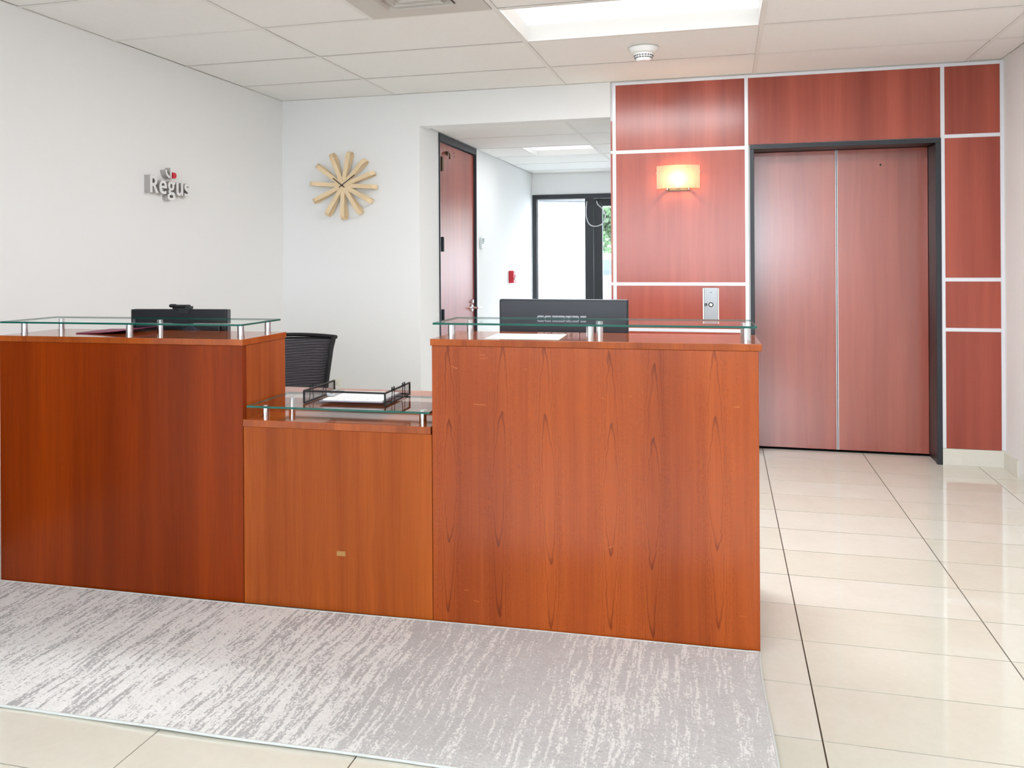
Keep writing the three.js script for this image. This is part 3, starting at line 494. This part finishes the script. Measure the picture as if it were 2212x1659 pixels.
// wall socket near the chair
{
  const t = thing('wall_socket', 'small white wall socket low on the wall behind the letter tray', 'socket', [0.425, 0.29, 0]);
  mesh('cover_plate', box(-0.036, 0.036, 0, 0.112, 0, 0.009, 0.003), std(0xeceae0, 0.5), t);
  mesh('outlet', [box(-0.016, 0.016, 0.018, 0.046, 0.008, 0.011, 0.002), box(-0.016, 0.016, 0.064, 0.092, 0.008, 0.011, 0.002)], std(0xd9d7cc, 0.5), t);
}

// ---------------------------------------------------------------- monitors
{
  const p = [2.497, 0.698, 2.19], t = thing('monitor', 'dark grey monitor seen from behind on the right desk, pale lettering on its back', 'monitor', p, DA * 0.6);
  mesh('back_shell', new RoundedBoxGeometry(0.524, 0.315, 0.03, 3, 0.008).translate(0, 0.2325, 0.0), M.monitor, t);
  mesh('screen', box(-0.256, 0.256, 0.085, 0.382, -0.0175, -0.0145, 0.001), M.monitorDark, t);
  mesh('stand', [box(-0.03, 0.03, 0.004, 0.15, 0.0, 0.02, 0.004), new RoundedBoxGeometry(0.22, 0.01, 0.16, 2, 0.004).translate(0, 0.0055, 0)], M.blackPlastic, t);
  // blocky lettering in strokes: outline strips 6 units tall
  const u = 0.0030, w = 0.0040, L = [], R = (x, y, ww, hh) => L.push(box(x, x + ww, y, y + hh, 0.0146, 0.0162));
  const bars = (x, ww, list) => { for (const k of list) R(x, [0, 0.0062, 0.0124][k], ww, w); }; const tall = 1.55;
  let x = 0; const gap = 0.0024, cw = 0.0268;
  const E1 = (x) => { bars(x + 0.002, cw - 0.002, [0, 1, 2]); R(x, 0.0018, 0.004, 0.0034); R(x, 0.0078, 0.004, 0.0064); };
  E1(x); x += cw + gap;
  bars(x + 0.004, cw - 0.004, [0, 2]); R(x, 0.003, 0.0055, 0.0102); R(x + 0.002, 0.0012, 0.004, 0.003); R(x + 0.002, 0.012, 0.004, 0.003); x += cw + gap;
  bars(x + 0.003, cw - 0.003, [0, 2]); bars(x, cw, [1]); x += cw + 0.0012;
  bars(x, cw - 0.002, [0, 1, 2]); R(x + cw - 0.004, 0.0018, 0.004, 0.0128); x += cw + gap;
  bars(x, cw - 0.002, [0, 2]); R(x + 0.0092, 0.002, 0.0062, 0.012); x += cw - 0.002 + gap;
  bars(x, cw - 0.002, [0, 1, 2]); R(x + cw - 0.004, 0.0018, 0.004, 0.0128); x += cw + gap;
  bars(x + 0.004, cw - 0.004, [0, 2]); bars(x + 0.0005, cw - 0.0005, [1]); x += cw;
  mesh('lettering', L.map((g) => g.scale(1, tall, 1).translate(-0.103, 0.2985, 0)), std(0xc4cbd6, 0.4), t);
}
{
  const p = [0.894, 0.698, 2.42], t = thing('monitor', 'black monitor seen from behind on the left desk below the wall sign', 'monitor', p, 0.1);
  mesh('back_shell', [new RoundedBoxGeometry(0.428, 0.29, 0.028, 3, 0.006).translate(0, 0.2045, 0), box(-0.19, 0.19, 0.08, 0.285, 0.012, 0.026, 0.008)], M.monitorDark, t);
  for (const q of [-1, 1]) mesh('bezel', box(q * 0.2165 - 0.003, q * 0.2165 + 0.003, 0.06, 0.3485, -0.015, 0.013, 0.002), std(0x2c2f33, 0.4), t);
  const v = []; for (let k = 0; k < 9; k++) v.push(new THREE.BoxGeometry(0.004, 0.05, 0.002).rotateZ(0.7).translate(0.045 + k * 0.0085, 0.262 - Math.abs(k - 4) * 0.0035, 0.0265));
  mesh('vent_slot', v, std(0x3a4150, 0.4), t);
  mesh('clip', box(-0.21, -0.198, 0.285, 0.31, 0.0135, 0.017, 0.001), std(0x7c7f84, 0.4), t);
  mesh('stand', [box(-0.035, 0.035, 0.004, 0.15, 0.0, 0.02, 0.004), new RoundedBoxGeometry(0.22, 0.01, 0.15, 2, 0.004).translate(0, 0.0055, -0.01)], M.blackPlastic, t);
  const c = thing('webcam', 'small black bar webcam clipped on top of the left monitor', 'webcam', [0.894, 1.0478, 2.42], 0.1);
  mesh('body', [new RoundedBoxGeometry(0.084, 0.013, 0.02, 3, 0.006).translate(0.0, 0.0115, -0.004), new THREE.CapsuleGeometry(0.0075, 0.02, 5, 12).rotateZ(Math.PI / 2).translate(-0.034, 0.0135, 0.0)], M.blackPlastic, c);
  mesh('clip', [box(0.03, 0.052, 0, 0.012, -0.012, 0.014, 0.002), box(-0.03, 0.03, 0, 0.006, -0.01, 0.012, 0.002), box(0.0, 0.05, -0.02, 0.003, 0.0155, 0.0185, 0.001)], M.blackPlastic, c);
  const f = mesh('folder', (() => { const g = new THREE.BoxGeometry(0.22, 0.003, 0.2, 12, 1, 1), q = g.attributes.position; for (let i = 0; i < q.count; i++) { const a = (q.getX(i) + 0.11) / 0.22; q.setY(i, q.getY(i) + 0.014 * a * a); } g.computeVertexNormals(); g.translate(0, 0.0016, 0); return g; })(), std(0x8e3357, 0.5), scene);
  f.position.set(...desk(-2.48, 0.42, 0.9635)); f.rotation.y = DA; f.userData = { label: 'thin burgundy folder on the left desk beside the black monitor', category: 'folder' };
  f.position.y = 0.9645; f.position.set(...desk(-2.50, 0.215, 0.9640));
}

// ---------------------------------------------------------------- office chair behind the low counter
{
  const t = thing('office_chair', 'black office chair with ribbed mesh back behind the low counter', 'chair', [0.735, 0, 1.32], 0.28);
  const W = (y) => lerp(0.215, 0.25, sstep(0.45, 0.82, y)) + 0.012 * sstep(0.74, 0.82, y), zc = (x, y) => -0.20 - 0.05 * ((y - 0.5) / 0.35) ** 2 + 0.06 * (x / 0.25) ** 2;
  // mesh of horizontal threads
  const threads = []; for (let k = 0; k < 60; k++) { const y = 0.45 + k * 0.0058, w = W(y) - 0.012, P = []; for (let i = 0; i <= 10; i++) { const x = -w + 2 * w * i / 10; P.push([x, y + 0.0009 * Math.sin(i * 5 + k * 2.3), zc(x, y)]); } threads.push(tube(P, 0.00125, 14, 5)); }
  const mh = mesh('back_mesh', threads, std(0x8a868e, 0.55), t); mh.userData.kind = 'stuff';
  const gg = new THREE.PlaneGeometry(1, 1, 12, 12), q = gg.attributes.position; for (let i = 0; i < q.count; i++) { const y = 0.45 + (q.getY(i) + 0.5) * 0.355, x = q.getX(i) * 2 * (W(y) - 0.012); q.setXYZ(i, x, y, zc(x, y) - 0.004); } gg.computeVertexNormals();
  mesh('back_lining', gg, phys({ color: 0x0d0d10, roughness: 0.8, transmission: 0.12, thickness: 0, side: THREE.DoubleSide }), t);
  const sideRail = (s) => { const P = []; for (let k = 0; k <= 10; k++) { const y = 0.44 + k * 0.0375; P.push([s * W(y), y, zc(W(y), y)]); } return tube(P, 0.0145, 24, 10); };
  const topP = []; for (let k = 0; k <= 12; k++) { const x = -0.271 + 0.542 * k / 12; topP.push([x, 0.808 + 0.010 * (1 - (x / 0.271) ** 2), zc(x * 0.95, 0.82)]); }
  const botP = []; for (let k = 0; k <= 10; k++) { const x = -0.215 + 0.43 * k / 10; botP.push([x, 0.445, zc(x, 0.445)]); }
  mesh('back_frame', [sideRail(1), sideRail(-1), tube(topP, 0.0115, 40, 10), tube(botP, 0.013, 24, 8), new THREE.SphereGeometry(0.0115, 16, 10).translate(...topP[0]), new THREE.SphereGeometry(0.0115, 16, 10).translate(...topP[12])], M.blackPlastic, t);
  mesh('seat', new RoundedBoxGeometry(0.48, 0.08, 0.46, 4, 0.03).translate(0, 0.43, 0.03), std(0x18181b, 0.85), t);
  mesh('back_support', tube([[0, 0.4, -0.1], [0, 0.4, -0.24], [0, 0.5, -0.235]], 0.022, 16, 8), M.blackPlastic, t);
  mesh('gas_lift', [cyl(0.025, 0.025, 0.3, 0, 0.24, 0.02), cyl(0.04, 0.04, 0.05, 0, 0.1, 0.02)], M.blackPlastic, t);
  for (let k = 0; k < 5; k++) { const a = k * 1.2566 + 0.3, c = Math.cos(a), s = Math.sin(a); const lg = mesh('leg', bar([0, 0.1, 0.02], [c * 0.29, 0.075, 0.02 + s * 0.29], 0.018, 10), M.blackPlastic, t); mesh('caster', [cyl(0.027, 0.027, 0.02, c * 0.29, 0.028, 0.035 + s * 0.29, 'z', 16), cyl(0.027, 0.027, 0.02, c * 0.29, 0.028, 0.005 + s * 0.29, 'z', 16), cyl(0.008, 0.008, 0.04, c * 0.29, 0.06, 0.02 + s * 0.29)], M.blackPlastic, lg); }
}

// ---------------------------------------------------------------- letter tray on the low glass shelf, clipboard inside
{
  const y0 = 0.7235, a = desk(-1.606, 0.075), b = desk(-1.285, 0.08), c = desk(-1.262, 0.325), t = thing('letter_tray', 'black wire mesh letter tray on the low glass shelf', 'letter tray', desk(-1.444, 0.20, y0), DA);
  const w = 0.158, d0 = 0.125, d1 = -0.135, h = 0.047, r = 0.0038;
  const hole = new THREE.MeshStandardMaterial({ color: 0x2c2c30, roughness: 0.6, alphaTest: 0.5, side: THREE.DoubleSide });
  const at = dataTex(128, 128, (u, v) => { const f = (q) => Math.abs(((q * 16) % 1) - 0.5); const k = f(u) > 0.35 || f(v) > 0.35 ? 255 : 0; return [k, k, k]; }, false); at.repeat.set(22, 22); hole.alphaMap = at;
  const sheet = (x0, x1, ya, yb, za, zb) => { const g = new THREE.PlaneGeometry(x1 > x0 ? x1 - x0 : zb - za, yb > ya ? yb - ya : zb - za); if (x1 > x0) g.rotateX(-Math.PI / 2); else g.rotateY(Math.PI / 2); g.translate((x0 + x1) / 2, (ya + yb) / 2, (za + zb) / 2); return metreUV(g); };
  const frame = [];
  const rail = (p, q) => frame.push(bar(p, q, r, 8));
  for (const s of [-1, 1]) { rail([s * w, h, d0], [s * w, h + 0.001, d1]); rail([s * w, r, d0], [s * w, r, d1]); rail([s * w, 0.0005, d0], [s * w, h, d0]); rail([s * w, 0.0005, d1], [s * w, h, d1]); }
  rail([-w, h, d0], [w, h, d0]); rail([-w, r, d1], [w, r, d1]);
  mesh('frame', frame, M.dark, t);
  mesh('mesh_side', sheet(-w, -w, r, h, d1, d0), hole, t); mesh('mesh_side', sheet(w, w, r, h, d1, d0), hole, t);
  mesh('mesh_base', sheet(-w, w, 0.0014, 0.0014, d1, d0), hole, t);
  for (const s of [-1, 1]) for (const z of [0.055, -0.055]) for (const o of [-0.011, 0.011])
    mesh('stacking_wire', tube([[s * (w + 0.0045), 0.003, z + o * 1.6], [s * (w + 0.0045), h * 0.6, z + o * 1.1], [s * (w + 0.0045), h + 0.011, z + o * 0.9 - 0.003], [s * (w + 0.0045), h + 0.014, z + o * 0.9], [s * (w + 0.0045), h + 0.010, z + o * 0.9 + 0.004], [s * (w + 0.004), h - 0.002, z + o * 0.9 + 0.003]], 0.0015, 30, 6), M.dark, t);
  const cb = thing('clipboard', 'clipboard with stacked printed sheets lying in the black letter tray', 'clipboard', desk(-1.432, 0.195, y0 + 0.008), DA + 0.03);
  mesh('board', box(-0.118, 0.128, 0, 0.004, -0.1, 0.108, 0.0015), std(0x8f8a9c, 0.35), cb);
  const print = canvasTex(512, 400, (g, W, Hh) => { g.fillStyle = '#f4f3f1'; g.fillRect(0, 0, W, Hh); g.fillStyle = '#8d8f9c'; const q = rng(77); for (let k = 0; k < 16; k++) { const x = 90 + k * 25; for (let y = 40; y < Hh - 40;) { const l = 8 + q() * 34; g.fillRect(x, y, 4, l); y += l + 6; } } g.fillStyle = '#b8b8c4'; for (let k = 0; k < 6; k++) g.fillRect(80 + k * 70, 30, 2, Hh - 60); });
  mesh('paper', [box(-0.105, 0.125, 0.0042, 0.0085, -0.095, 0.103, 0.0005)], M.paper, cb);
  const top = new THREE.PlaneGeometry(0.226, 0.19); top.rotateX(-Math.PI / 2); top.translate(0.012, 0.0089, 0.003); mesh('printed_sheet', top, std(0xffffff, 0.7, 0, { map: print }), cb);
  mesh('clip', [new RoundedBoxGeometry(0.03, 0.012, 0.1, 3, 0.004).translate(-0.098, 0.0145, 0), cyl(0.006, 0.006, 0.1, -0.108, 0.02, 0, 'z', 14)], M.steel, cb);
}
// sheet of paper on the right counter
{
  const p = canvasTex(512, 256, (g, W, Hh) => { g.fillStyle = '#f6f5f2'; g.fillRect(0, 0, W, Hh); g.fillStyle = '#b9b6b0'; const q = rng(99); for (let k = 0; k < 9; k++) for (let x = 40; x < W - 60;) { const l = 10 + q() * 40; g.fillRect(x, 30 + k * 22, l, 5); x += l + 8; } });
  const t = mesh('paper_sheet', box(-0.128, 0.128, 0, 0.0012, -0.1, 0.1), [M.paper, M.paper, std(0xffffff, 0.75, 0, { map: p }), M.paper, M.paper, M.paper], scene);
  const uv = t.geometry.attributes.uv, ps = t.geometry.attributes.position; for (let i = 0; i < uv.count; i++) uv.setXY(i, (ps.getX(i) + 0.128) / 0.256, (0.1 - ps.getZ(i)) / 0.2);
  t.position.set(...desk(-0.775, 0.13, 0.9767)); t.rotation.y = DA + 0.02; t.userData = { label: 'white printed paper sheet under the glass on the right counter', category: 'paper' };
}
scene.traverse((o) => { if (o.isMesh) o.castShadow = o.receiveShadow = true; });
renderer.render(scene, camera);
